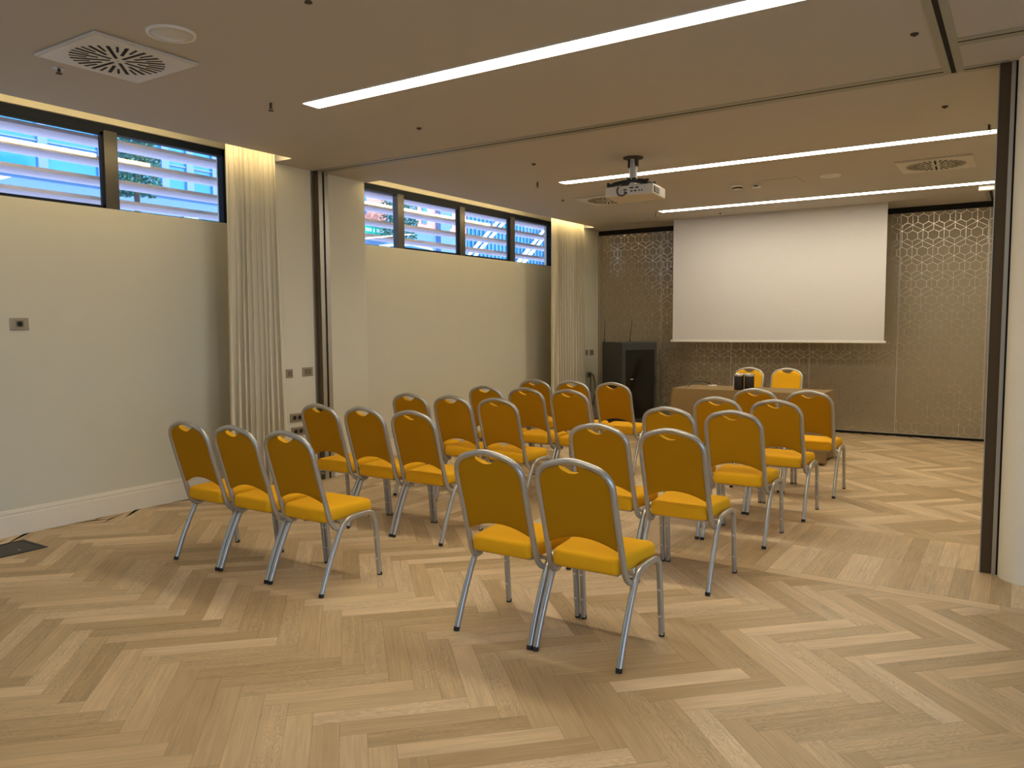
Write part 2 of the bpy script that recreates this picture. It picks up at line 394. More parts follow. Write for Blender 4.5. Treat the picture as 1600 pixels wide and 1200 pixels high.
# right side and behind the camera
mb = MB(); mb.box(.5, .62, 5.6, YB+.1, 0, H); struct('wall_right_rear', mb, 'wall')
mb = MB(); mb.box(XR, XR+.15, Y0, -3.6, 0, H); mb.box(XR, XR+.15, 3.4, 5.6, 0, H); mb.box(XR, XR+.15, -3.6, 3.4, 2.45, H); struct('wall_right', mb, 'wall')
mb = MB(); mb.box(XR+.15, XR+3.5, -4.6, 5.6, 2.5, 2.65); struct('exterior_sun_blocker', mb, 'ceil')  # unseen slab, added to keep the sun out of the right-hand opening
mb = MB(); mb.box(XR+.15, XR+25, -30, 30, -.12, -.02); struct('exterior_terrace', mb, 'terrace')
mb = MB()
mb.box(-6.3, XR+.15, Y0-.15, Y0, 0, H+.42)
struct('wall_front', mb, 'wall')
dr = bpy.data.objects.new('window_3', None); COL.objects.link(dr); dr['kind'] = 'structure'
mb = MB()
for y in (-3.6, -1.85, -.1, 1.6, 3.34): mb.box(XR+.04, XR+.10, y, y+.06, 0, 2.45)
mb.box(XR+.04, XR+.10, -3.6, 3.4, 2.39, 2.45); mb.box(XR+.04, XR+.10, -3.6, 3.4, 0, .08); mb.build('window_frame', 'winframe', dr)
# wall at the right end of the partition, with a rounded corner
mb = MB(); ring = []
rc = 0.15; xc, yc = -.066+rc, 5.185+rc
for k in range(13): a = PI+(PI/2)*k/12; ring.append((xc+rc*math.cos(a), yc+rc*math.sin(a)))
ring = [(-.066, 5.60)]+ring+[(XR, 5.185), (XR, 5.60)]
k = len(ring); vs = [(x, y, 0) for x, y in ring]+[(x, y, H) for x, y in ring]
mb.add(vs, [(i, (i+1) % k, k+(i+1) % k, k+i) for i in range(k)], False); mb.sm[:13] = [True]*13
mb.add(vs, [list(range(k)), [k+i for i in range(k)]])
struct('wall_right_end', mb, 'column')
# ceiling tracks of the sliding partition
def track(name, runs):
    mb = MB()
    for (ax, x0, x1, y0, y1, w1, gp) in runs:
        z0, z1 = H-.004, H+.001
        if ax == 'x':
            mb.box(x0, x1, y0, y0+w1, z0, z1); mb.box(x0, x1, y0+w1+gp, y1, z0, z1)
            mb.cur = 1; mb.box(x0, x1, y0+w1, y0+w1+gp, H-.0036, H+.001); mb.cur = 0
        else:
            mb.box(x0, x0+w1, y0, y1, z0, z1); mb.box(x0+w1+gp, x1, y0, y1, z0, z1)
            mb.cur = 1; mb.box(x0+w1, x0+w1+gp, y0, y1, H-.0012, H+.001); mb.cur = 0
    return struct(name, mb, ['track', 'void'])
track('trim_3', [('x', CX, -.437, 5.255, 5.405, .055, .022), ('x', -.333, -.11, 5.29, 5.405, .04, .022)])
track('trim_4', [('y', -.437, -.333, Y0, 5.385, .038, .026)])
track('trim_5', [('x', -.333, XR, 4.745, 4.875, .05, .018)])
track('trim_6', [('y', -.40, -.29, 10.30, YB, .04, .03)])
# left jamb of the partition
def jamb(name, boxes):
    mb = MB()
    for c, b in boxes: mb.cur = c; mb.box(*b)
    return struct(name, mb, ['alu', 'brown', 'void'])
jamb('trim_7', [(0, (CX, CX+.008, 5.235, 5.262, 0, H)), (1, (CX, CX+.045, 5.262, 5.285, 0, H)), (0, (CX, CX+.055, 5.285, 5.335, 0, H)), (2, (CX, CX+.045, 5.335, 5.36, 0, H)), (0, (CX, CX+.055, 5.36, 5.41, 0, H))])
jamb('trim_8', [(0, (-.160, -.154, 5.335, 5.45, 0, H)), (1, (-.154, -.097, 5.34, 5.45, 0, H)), (0, (-.097, -.076, 5.325, 5.45, 0, H)), (2, (-.076, -.066, 5.335, 5.45, 0, H))])

# windows: frame, one pane per opening
def window(name, ya, yb, z0, z1, mulls, sashes):
    o = bpy.data.objects.new(name, None); COL.objects.link(o); o['kind'] = 'structure'
    xa, xb = -6.165, -6.095; mb = MB()
    mb.box(xa, xb, ya, yb, z1-.075, z1); mb.box(xa, xb, ya, yb, z0-.02, z0+.012)
    mb.box(xa, xb, ya, ya+.03, z0, z1); mb.box(xa, xb, yb-.03, yb, z0, z1)
    mb.build('window_frame', 'winframe', o)
    edges = [ya+.03]
    for y in mulls:
        mb = MB(); mb.box(xa, xb+.008, y-.055, y+.055, z0, z1-.06, .004); mb.build('mullion', 'mullion', o); edges += [y-.055, y+.055]
    edges.append(yb-.03)
    for i in range(0, len(edges), 2):
        a, b = edges[i], edges[i+1]
        if i//2 in sashes:
            mb = MB(); t = .035
            mb.box(-6.13, xb-.005, a, b, z1-.10, z1-.075); mb.box(-6.13, xb-.005, a, b, z0+.010, z0+.030)
            mb.box(-6.13, xb-.005, a, a+.012, z0+.010, z1-.075); mb.box(-6.13, xb-.005, b-.022, b, z0+.010, z1-.075)
            mb.build('sash', 'winframe', o)
        mb = MB(); mb.box(-6.136, -6.130, a, b, z0+.010, z1-.07); mb.build('pane', 'glass', o)
window('window_1', .6, 4.60, 2.425, 3.10, [1.6, 2.42, 3.535], [2])
window('window_2', 5.75, 10.46, 2.38, 3.07, [6.985, 8.18, 9.37], [1, 2])

# ------------------------------------------------------------------ outside
mb = MB(); mb.box(-60, -6.9, -30, 70, 1.7, 1.9); struct('exterior_ground', mb, 'street')
def louvre(label, ya, yb, tops):
    t = thing('sun_louvre', label, 'louvre', (-6.44, (ya+yb)/2, 2.3)); yc = (ya+yb)/2
    mb = MB()
    for z in tops: mb.box(-.14, .14, ya-yc, yb-yc, z-.03-2.3, z-2.3, .003)
    mb.build('slats', 'slat', t)
    for y in (ya+.1, yb-.1): MB().box(-.15, -.10, y-yc-.02, y-yc+.02, -.5, .95).build('bracket', 'slatbody', t)
louvre('pale horizontal slat louvre outside the left window', -.5, 5.2, [3.36, 3.198, 3.036, 2.873, 2.713, 2.550, 2.387])
louvre('pale horizontal slat louvre outside the far window with four panes', 5.4, 11.4, [3.36, 3.205, 3.046, 2.884, 2.714, 2.546, 2.385])
# long glazed office building across the street
t = thing('office_building', 'blue office building with long bands of cyan glazing across the street', 'building', (-18, 8, 1.9))
mb = MB(); mb.box(-2, 2, -14, 7.3, 0, 12, 0); mb.build('wall', 'bluewall', t)
mb = MB(); mb.box(1.9, 2.12, -14, 7.3, 2.52, 2.62); mb.box(1.9, 2.12, -14, 7.3, 4.35, 4.5); mb.build('ledge', 'paint', t)
ys = [-14]+[-12+i*1.17 for i in range(10)]+[-.12, 1.05, 2.46, 3.07, 3.74, 4.9, 6.1, 7.3]
for a, b in zip(ys[:-1], ys[1:]):
    mb = MB(); mb.box(1.98, 2.04, a+.08, b-.08, 2.66, 4.3); wn = mb.build('window', 'cyan', t)
    mb = MB(); mb.box(2.0, 2.10, a-.09, a+.09, 2.6, 4.36); mb.build('pilaster', 'pilaster', t)
    mb = MB(); mb.box(2.03, 2.07, a+.08, b-.08, 3.16, 3.19); mb.build('transom', 'pilaster', wn)
# coral building with small windows and a green sign
t = thing('coral_building', 'coral pink building with narrow windows and blue ground floor', 'building', (-18, 18.6, 1.9))
mb = MB(); mb.box(-2, 2, -3.2, 3.1, 2.6, 12); mb.build('wall', 'pink', t)
mb = MB(); mb.box(-2, 2.02, -3.2, 3.1, 0, 2.6); mb.box(-2, 2.06, -3.2, 3.1, 2.54, 2.62); mb.build('ground_floor', 'bluewall', t)
mb = MB(); mb.box(1.9, 2.03, -.9, .45, 2.6, 12); mb.box(1.9, 2.2, 1.45, 1.95, 0, 12); mb.build('blue_bay', 'bluewall', t)
for y in (.85, 2.15, -1.9):
    mb = MB(); mb.box(1.98, 2.03, y-.13, y+.13, 2.8, 3.5); f = mb.build('window', 'pilaster', t)
    mb = MB(); mb.box(2.02, 2.045, y-.10, y+.10, 2.84, 3.46); mb.build('pane', 'cyan', f)
sg = tag(MB().box(-15.93, -15.86, 16.55, 17.5, 4.10, 4.40).build('street_sign', 'green'), 'green shop sign seen through the leftmost pane of the far window', 'sign')
mb = MB(); mb.box(-15.86, -15.855, 16.56, 17.49, 4.375, 4.39); mb.box(-15.86, -15.855, 16.56, 17.49, 4.11, 4.125)
for k in range(12):
    if k not in (4, 6): mb.box(-15.86, -15.855, 16.66+k*.065, 16.70+k*.065, 4.20, 4.30)
mb.build('lettering', 'paint', sg)
# stair building with diagonal white rails
t = thing('stair_building', 'cyan glazed building with white diagonal stair rails', 'building', (-18, 26, 1.9))
mb = MB(); mb.box(-2, 1.5, -4.2, 7, 0, 12); mb.build('wall', 'cyan', t)
mb = MB()
for i in range(44): y = -4.1+i*.25; mb.box(1.5, 1.55, y, y+.05, .0, 6)
mb.build('fins', 'bluewall', t)
for k, (ya, za) in enumerate(((-4.2, 1.6), (-1.2, 1.4), (-2.9, .2), (1.2, 2.0))):
    for dz in (0, .28):
        mb = MB(); mb.sweep([(1.9, ya, za+dz), (1.9, ya+3.0, za+dz+2.2)], [(-.05, -.05), (.05, -.05), (.05, .05), (-.05, .05)]); mb.build('stair_rail', 'paint', t)
# shrubs
def shrub(name, label, cat, x, y, z0, r, h, n):
    t = thing(name, label, cat, (x, y, 1.9))
    mb = MB()
    for _ in range(n):
        a = random.uniform(0, 2*PI); rr = r*math.sqrt(random.random()); zz = random.uniform(0, h)
        c = Vector((rr*math.cos(a), rr*math.sin(a), z0-1.9+zz)); s = .055
        d = Vector((random.uniform(-1, 1), random.uniform(-1, 1), random.uniform(-1, 1))).normalized(); e = d.orthogonal().normalized(); f = d.cross(e)
        mb.add([c+e*s, c+f*s*.5+d*.01, c-e*s, c-f*s*.5+d*.01], [(0, 1, 2, 3)])
    mb.build('foliage', 'leaf', t)
    MB().cyl((0, 0, 0), (0, 0, z0-1.9+h*.6), .05, 10).build('trunk', 'bark', t)
shrub('street_tree', 'dark green leafy tree outside the left window', 'tree', -13.6, 8.35, 3.9, .42, 1.25, 1700)
shrub('street_tree', 'green plant in front of the coral building', 'tree', -15.2, 17.35, 3.9, .55, 1.35, 1500)
# parked cars
def car(label, x, y):
    t = thing('parked_car', label, 'car', (x, y, 1.9))
    prof = [(-2.1, .25), (-2.12, .7), (-1.95, .85), (-1.2, .92), (-.55, 1.38), (.2, 1.46), (.95, 1.40), (1.6, .95), (2.05, .88), (2.1, .5), (2.08, .25)]
    def body(pr, hw): 
        k = len(pr); return [(-hw, a, z) for a, z in pr]+[(hw, a, z) for a, z in pr], [(i, (i+1) % k, k+(i+1) % k, k+i) for i in range(k)]+[list(range(k)), [k+i for i in range(k)][::-1]]
    mb = MB(); mb.add(*body(prof, .85)); mb.build('body', 'carw', t)
    MB().add(*body([(-1.05, .95), (-.5, 1.34), (.2, 1.41), (.9, 1.36), (1.45, .97)], .86)).build('side_windows', 'carg', t)
    mb = MB(); mb.add([(-.7, -1.18, .96), (.7, -1.18, .96), (.62, -.60, 1.375), (-.62, -.60, 1.375)], [(0, 1, 2, 3)]); mb.build('windscreen', 'carg', t)
    for a in (-1.3, 1.3):
        for sx in (-.78, .62): MB().cyl((sx, a, .31), (sx+.16, a, .31), .31, 20).build('wheel', 'rubber', t)
car('pale silver car parked outside the left window', -12.0, 8.4)
car('pale silver car parked outside the far window', -12.6, 13.6)

# ------------------------------------------------------------------ curtains
def curtain(label, x, top, bot, z1, xs=0.045, n=10):
    ya0, yb0 = top; ya1, yb1 = bot; yc = (ya0+yb0)/2
    t = thing('curtain', label, 'curtain', (x, yc, .02)); mb = MB(); S = 160; R = 14
    ph = [random.uniform(.7, 1.3) for _ in range(n+2)]
    vs = []
    for j in range(R+1):
        v = j/R; z = z1-(z1-.02)*v; e = v**1.3
        for i in range(S+1):
            u = i/S; ya = ya0+(ya1-ya0)*e; yb = yb0+(yb1-yb0)*e
            a = u*n*2*PI; k = int(u*n); amp = xs*ph[k]*(0.8+.3*v)*min(1, min(u, 1-u)*12+.1)
            vs.append((amp*math.sin(a+.25*math.sin(v*5+k)), ya+(yb-ya)*u+.010*math.sin(2*a+v*2)-yc, z-.02))
    mb.add(vs, [(j*(S+1)+i, j*(S+1)+i+1, (j+1)*(S+1)+i+1, (j+1)*(S+1)+i) for j in range(R) for i in range(S)], True)
    o = mb.build('curtain_panel', 'curtain', t)
    md = o.modifiers.new('thickness', 'SOLIDIFY'); md.thickness = .0015
    mb = MB(); mb.box(-.012, .012, ya0-yc-.05, yb0-yc+.02, z1-.005-.02, z1+.015-.02); mb.build('curtain_track', 'white', t)
curtain('long cream pleated curtain beside the left window', -5.60, (4.235, 4.745), (4.18, 4.80), H+.30)
curtain('long cream pleated curtain by the rear corner and far window', -5.61, (9.63, 10.60), (9.63, 10.69), H+.30, xs=.05, n=13)

# ------------------------------------------------------------------ lamps
def ceiling_strip(label, x0, x1, y0, y1, group=None):
    t = thing('linear_ceiling_light', label, 'ceiling light', ((x0+x1)/2, (y0+y1)/2, H-.006), 0, group); hx, hy = (x1-x0)/2, (y1-y0)/2
    MB().box(-hx, hx, -hy, hy, 0, .004).build('diffuser', 'lamp', t)
    mb = MB()
    mb.box(-hx-.006, hx+.006, -hy-.006, -hy, -.001, .006); mb.box(-hx-.006, hx+.006, hy, hy+.006, -.001, .006)
    mb.box(-hx-.006, -hx, -hy, hy, -.001, .006); mb.box(hx, hx+.006, -hy, hy, -.001, .006); mb.build('frame', 'white', t)
ceiling_strip('long recessed light strip in the front ceiling, nearest and largest', -4.01, -.80, 3.645, 3.785)
ceiling_strip('long recessed light strip behind the projector mount', -4.045, -.05, 7.10, 7.235)
ceiling_strip('long recessed light strip nearest the projection screen', -4.01, -.05, 9.655, 9.80)
ceiling_strip('unseen light strip added above the viewer to brighten the front floor', -2.7, -.60, 1.15, 1.29)  # out of view, added to lift the floor in the foreground
def cove_strip(label, x, y0, y1):
    t = thing('cove_light', label, 'cove light', (x, (y0+y1)/2, H+.018)); hy = (y1-y0)/2
    MB().box(-.012, -.002, -hy, hy, 0, .03).build('led_strip', 'cove', t)
    MB().box(-.002, .01, -hy, hy, -.008, .04).build('profile', 'alu', t)
cove_strip('warm light strip hidden in the cove over the left window', S1-.012, Y0+.1, 4.76)
cove_strip('warm light strip hidden in the cove over the far window', S2-.012, 6.05, 10.72)
t = thing('emergency_light', 'small cream emergency light box on the rear ceiling', 'light', (-.24, 9.96, H-.055))
MB().box(-.20, .20, -.05, .05, 0, .055, .006).build('housing', 'white', t)
MB().box(-.19, .19, -.053, -.049, .006, .048).build('lens', 'white', t)

# swirl air diffusers
def diffuser(label, cx, cy, s=.295):
    t = thing('air_diffuser', label, 'air vent', (cx, cy, H-.014))
    mb = MB(); mb.box(-s, s, -s, s, 0.001, .012, .002); mb.box(-s+.012, s-.012, -s+.012, s-.012, -.002, .001); mb.build('face_plate', 'grille', t)
    mb = MB(); R = s*.80
    for k in range(32):
        th = k*PI/16+.05; c, sn = math.cos(th), math.sin(th)
        r0 = (.040, .150, .098, .150)[k % 4]*s/.295; hw = .0062 if k % 2 else .0085
        q = [(r0, -hw), (R, -hw*1.1), (R, hw*1.1), (r0, hw)]
        p = [(a*c-b*sn, a*sn+b*c) for a, b in q]
        mb.add([(x, y, -.0032) for x, y in p]+[(x, y, -.001) for x, y in p], [(0, 1, 2, 3), (7, 6, 5, 4), (0, 4, 5, 1), (1, 5, 6, 2), (2, 6, 7, 3), (3, 7, 4, 0)])
    mb.build('slots', 'void', t)
    MB().cyl((0, 0, -.004), (0, 0, 0), .008, 12).build('screw', 'alu', t)
diffuser('large square swirl air vent nearest, above the left window', -4.18, 2.49)
diffuser('square swirl air vent partly behind the projector', -4.13, 8.43, .31)
diffuser('square swirl air vent in the rear ceiling by the right jamb', -.72, 8.33, .31)
# round loudspeakers
def speaker(label, x, y, r):
    t = thing('ceiling_speaker', label, 'speaker', (x, y, H-.012))
    mb = MB(); mb.lathe((0, 0, 0), [(r*.86, .002), (r*.90, -.002), (r*.97, 0), (r, .006), (r, .012)], 40); mb.build('rim', 'white', t)
    MB().lathe((0, 0, 0), [(.01, -.003), (r*.5, -.003), (r*.86, .001), (r*.86, .006)], 36).build('grille', 'grille', t)
speaker('round flush ceiling loudspeaker beside the nearest air vent', -3.61, 2.435, .118)
speaker('round flush ceiling loudspeaker in the rear ceiling', -1.65, 8.37, .10)
# sprinklers
def sprinkler(label, x, y, d=.045):
    t = thing('sprinkler_head', label, 'sprinkler', (x, y, H-d))
    MB().lathe((0, 0, 0), [(.026, d-.004), (.030, d-.001), (.030, d)], 20).build('rosette', 'alu', t)
    mb = MB(); mb.cyl((0, 0, .015), (0, 0, d-.003), .009, 10); mb.cyl((-.011, 0, .004), (-.011, 0, .02), .003, 6); mb.cyl((.011, 0, .004), (.011, 0, .02), .003, 6); mb.build('body', 'brown', t)
    MB().lathe((0, 0, 0), [(.018, 0), (.018, .003), (.006, .005)], 16).build('deflector', 'brown', t)
sprinkler('small sprinkler head between the nearest vent and the left window', -4.62, 2.40, .03)
sprinkler('dark sprinkler head left of the nearest light strip', -4.18, 3.525, .055)
sprinkler('dark sprinkler head left of the light strip behind the projector', -4.23, 6.98, .055)
sprinkler('dark sprinkler head near the screen left of the rearmost light strip', -4.05, 9.68, .07)
sprinkler('dark sprinkler head next to the right partition jamb', -.255, 6.92, .055)
sprinkler('sprinkler head at the very top edge of the view', -2.73, 2.53, .02)
def dot(label, x, y, r=.02):
    t = thing('ceiling_sensor', label, 'sensor', (x, y, H-.008))
    MB().lathe((0, 0, 0), [(r*.55, -.002), (r, .002), (r, .008)], 18).build('body', 'brown', t)
    MB().lathe((0, 0, 0), [(r*.3, -.007), (r*.45, -.002), (r*.45, .001)], 12).build('lens', 'black', t)
dot('tiny dark ceiling sensor in front of the sliding track', -3.81, 4.59)
dot('tiny dark ceiling sensor just behind the sliding track on the left', -3.79, 6.19)
dot('tiny dark ceiling sensor left of the track crossing', -.51, 4.55)
dot('tiny dark ceiling sensor behind the track near the right jamb', -.49, 6.17)
dot('tiny dark ceiling sensor left of the projector vent', -4.60, 8.17, .016)
dot('tiny dark ceiling sensor close to the screen top', -3.42, 10.35, .016)
t = thing('smoke_detector', 'white smoke detector on the rear ceiling', 'detector', (-2.60, 8.42, H-.04))
MB().lathe((0, 0, 0), [(.02, 0), (.045, .004), (.05, .02), (.058, .024), (.058, .04)], 28).build('housing', 'white', t)
MB().lathe((0, 0, 0), [(.046, .006), (.0515, .012), (.0515, .019), (.046, .02)], 28).build('vent_ring', 'void', t)
t = thing('motion_detector', 'small white box detector beside the smoke detector', 'detector', (-2.41, 8.47, H-.03))
MB().box(-.045, .045, -.03, .03, 0, .03, .006).build('housing', 'white', t)
MB().box(-.02, .02, -.033, -.026, .006, .018).build('lens', 'void', t)
def hatch(label, x0, x1, y0, y1):
    t = thing('access_panel', label, 'ceiling hatch', ((x0+x1)/2, (y0+y1)/2, H-.002)); a, b = (x1-x0)/2, (y1-y0)/2
    MB().box(-a+.004, a-.004, -b+.004, b-.004, -.0006, .001).build('panel', 'ceil', t)
    mb = MB()
    for q in ((-a, -a+.005, -b, b), (a-.005, a, -b, b), (-a, a, -b, -b+.005), (-a, a, b-.005, b)): mb.box(*q, .0, .0015)
    mb.build('gap', 'track', t)
hatch('square flush access hatch in the rear ceiling behind the smoke detector', -2.34, -1.95, 8.25, 8.65)

# ------------------------------------------------------------------ projector
t = thing('projector_mount', 'ceiling bracket with grey column and black plate carrying the projector', 'mount', (-2.925, 6.46, 2.70))
mb = MB(); mb.lathe((0, 0, 0), [(.03, .244), (.085, .248), (.088, .252), (.088, .26)], 28); mb.build('ceiling_flange', 'brown', t)
mb = MB(); mb.sweep([(0, 0, .03), (0, 0, .25)], [(.030, .026), (-.030, .026), (-.030, -.026), (.030, -.026)]); mb.build('column', 'alu', t)
mb = MB(); mb.box(-.045, -.033, -.02, .02, .17, .25, .003); mb.box(.033, .045, -.02, .02, .18, .25, .003); mb.build('clamp', 'brown', t)
mb = MB(); mb.box(-.07, .07, -.05, .05, .040, .062, .006); mb.box(-.045, .045, -.035, .035, .058, .080, .006)
for q in ((-.20, -.08, .010), (.17, -.08, .010), (-.19, .10, .010), (.16, .10, .010)):
    d = Vector((q[0]*.3, q[1]*.4, .050)); mb.sweep([d, (q[0]*.7, q[1]*.8, .034), q], [(.020, .009), (-.020, .009), (-.020, -.009), (.020, -.009)])
    mb.cyl((q[0], q[1], .0), (q[0], q[1], .045), .016, 10)
mb.build('spider_plate', 'black', t)
p = thing('projector', 'off white projector hanging from the ceiling bracket', 'projector', (-2.925, 6.50, 2.61))
prz = math.radians(2); p.rotation_euler = (math.radians(-2), 0, prz)
mb = MB(); mb.box(-.225, .225, -.15, .16, 0, .088, .010); mb.build('housing', 'beige', p)
mb = MB(); mb.box(.224, .229, -.12, .0, .018, .068, .002); mb.build('side_vent', 'void', p)
for i in range(6): MB().box(.228, .231, -.115, -.005, .022+i*.008, .025+i*.008).build('vent_louvre', 'beige', p)
mb = MB(); mb.box(-.06, .16, -.153, -.149, .02, .082); mb.build('connector_panel', 'grille', p)
for x, z, wd in ((0.03, .062, .035), (.08, .062, .03), (-.03, .05, .03), (.03, .035, .02), (.065, .035, .02), (.10, .035, .012), (.125, .035, .012), (-.03, .03, .02)):
    MB().box(x-wd/2, x+wd/2, -.156, -.152, z-.006, z+.006).build('connector', 'black', p)
MB().lathe((.0, 0, 0), [(.045, 0), (.045, .001)], 24)
mb = MB(); mb.cyl((.10, .158, .045), (.10, .178, .045), .035, 24); mb.build('lens', 'black', p)
c = tag(MB().sweep(spline([(-2.94, 6.455, 2.74), (-2.99, 6.40, 2.72), (-3.02, 6.34, 2.68), (-3.01, 6.33, 2.63), (-2.97, 6.335, 2.615), (-2.93, 6.341, 2.64)], 8), circ(.006, 8)).build('projector_cable', 'cable'), 'black cable looping from the bracket to the projector sockets', 'cable')

# ------------------------------------------------------------------ projection screen
t = thing('projection_screen', 'large white pull-down projection screen in front of the rear wall', 'screen', (-2.81, 10.65, 1.24))
MB().box(-1.385, 1.385, -.001, .001, .02, H-1.24+.01).build('fabric', 'screen', t)
mb = MB(); mb.box(-1.41, 1.41, -.012, .012, -.008, .022, .005); mb.build('bottom_bar', 'white', t)
for x in (-1.385, 1.383): MB().box(x, x+.002, -.0022, .0012, .02, H-1.24).build('edge_hem', 'black' if x < 0 else 'grille', t)
mb = MB(); mb.box(-4.95, -1.0, 10.60, 10.62, H-.001, H+.001); mb.box(-4.95, -1.0, 10.70, 10.712, H-.001, H+.001); struct('trim_9', mb, 'track')

# ------------------------------------------------------------------ wall plates
def plate(name, label, cat, x, y, z, wy, hz, kind):
    t = thing(name, label, cat, (x, y, z))
    MB().box(-.001, .010, -wy/2, wy/2, -hz/2, hz/2, .004).build('cover_plate', 'plate', t)
    if kind == 'switch':
        MB().box(.009, .013, -wy*.32, wy*.32, -hz*.30, hz*.30, .002).build('rocker', 'platein', t)
    else:
        k = 1 if wy < .16 else 3
        for i in range(k):
            yy = (i-(k-1)/2)*.062
            MB().box(.009, .0115, yy-.027, yy+.027, -.024, .024).build('insert', 'platein', t)
            mb = MB(); mb.cyl((.011, yy, 0), (.0125, yy, 0), .019, 20); s = mb.build('socket_well', 'void', t)
plate('light_switch', 'small square light switch between the curtain and the left jamb', 'switch', CX, 4.917, 1.055, .075, .082, 'switch')
plate('light_switch', 'wider double light switch next to the left partition jamb', 'switch', CX, 5.136, 1.06, .125, .085, 'switch')
plate('wall_socket', 'upper triple socket plate on the column behind the chairs', 'socket', CX, 5.02, .635, .22, .085, 'socket')
plate('wall_socket', 'lower triple socket plate on the column behind the chairs', 'socket', CX, 5.03, .505, .22, .085, 'socket')
plate('wall_socket', 'single wall socket high on the left wall', 'socket', WX, 2.767, 1.523, .125, .088, 'socket')
plate('light_switch', 'small dark switch half behind the rear curtain', 'switch', CX, 10.84, 1.05, .075, .09, 'switch')
plate('light_switch', 'square dark switch on the rear corner column', 'switch', CX, 11.01, 1.045, .12, .095, 'switch')
plate('wall_socket', 'low socket box on the rear corner column with cables', 'socket', CX, 10.93, .70, .14, .085, 'socket')
for k, (dy, col) in enumerate(((-.03, 'cable'), (.02, 'cable'))):
    y = 10.93+dy*2.2
    tag(MB().sweep(spline([(CX+.012, y, .70), (CX+.06, y, .66), (CX+.07+.03*k, y-.03, .4), (CX+.05, y-.06-.04*k, .12), (CX+.09, y-.12, .012), (CX+.26, y-.25+.35*k, .010)], 8), circ(.006, 8)).build('power_cable', 'cable'),
        ['black cable hanging from the corner socket, nearer strand', 'black cable hanging from the corner socket, farther strand'][k], 'cable', 'cables in the rear corner')
# floor outlet box
t = thing('floor_box', 'dark square floor outlet box by the left wall', 'floor box', (-5.68, 2.465, 0))
mb = MB(); a = .165
for q in ((-a, a, -a, -a+.022), (-a, a, a-.022, a), (-a, -a+.022, -a+.02, a-.02), (a-.022, a, -a+.02, a-.02)): mb.box(*q, .0002, .006, .001)
mb.build('frame', 'black', t)
MB().box(-a+.022, a-.022, -a+.022, a-.022, .0006, .004).build('lid', 'floorbox', t)
MB().box(.06, .10, .02, .028, .004, .0055).build('latch', 'alu', t)

# ------------------------------------------------------------------ equipment rack
t = thing('equipment_rack', 'dark grey equipment cabinet with smoked glass door in the rear corner', 'cabinet', (-4.805, 10.505, 0), math.atan2(.815, .58))
S = .29; ZT = 1.232
mb = MB(); mb.box(-S, S, -S+.02, S, .04, ZT, .006); mb.build('body', 'rack', t)
mb = MB()
for q in ((-S, S, ZT-.11, ZT-.01), (-S, S, .05, .13), (-S, -S+.07, .13, ZT-.11), (S-.05, S, .13, ZT-.11)): mb.box(q[0]+.004, q[1]-.004, -S-.004, -S+.02, q[2], q[3], .002)
dr = mb.build('door', 'rack', t)
MB().box(-S+.07, S-.05, -S+.004, -S+.01, .13, ZT-.11).build('glass', 'rackglass', dr)
MB().box(S-.04, S-.02, -S-.012, -S-.004, .60, .72, .003).build('handle', 'black', dr)
mb = MB()
for x in (-.25, .25):
    for y in (-.22, .25): mb.cyl((x, y, 0), (x, y, .042), .02, 12)
mb.build('feet', 'rubber', t)
MB().cyl((-S-.003, -.22, ZT-.17), (-S+.002, -.22, ZT-.17), .010, 14).build('side_lock', 'black', t)
MB().box(-.14, -.10, -S-.001, -S+.004, .70, .706).build('status_light', 'led', t)
for k, (x, y) in enumerate(((-5.185, 10.46), (-4.79, 10.50))):
    a = thing('antenna', ['thin black antenna on the cabinet top, left one', 'thin black antenna on the cabinet top, right one'][k], 'antenna', (x, y, ZT-.001), 0, 'antennas on the cabinet')
    MB().cyl((0, 0, 0), (0, 0, .03), .012, 12, .008).build('foot', 'black', a)
    MB().cyl((0, 0, .03), (.006*(1-k)+.028*k, 0, .31), .006, 8, .0035).build('whip', 'black', a)

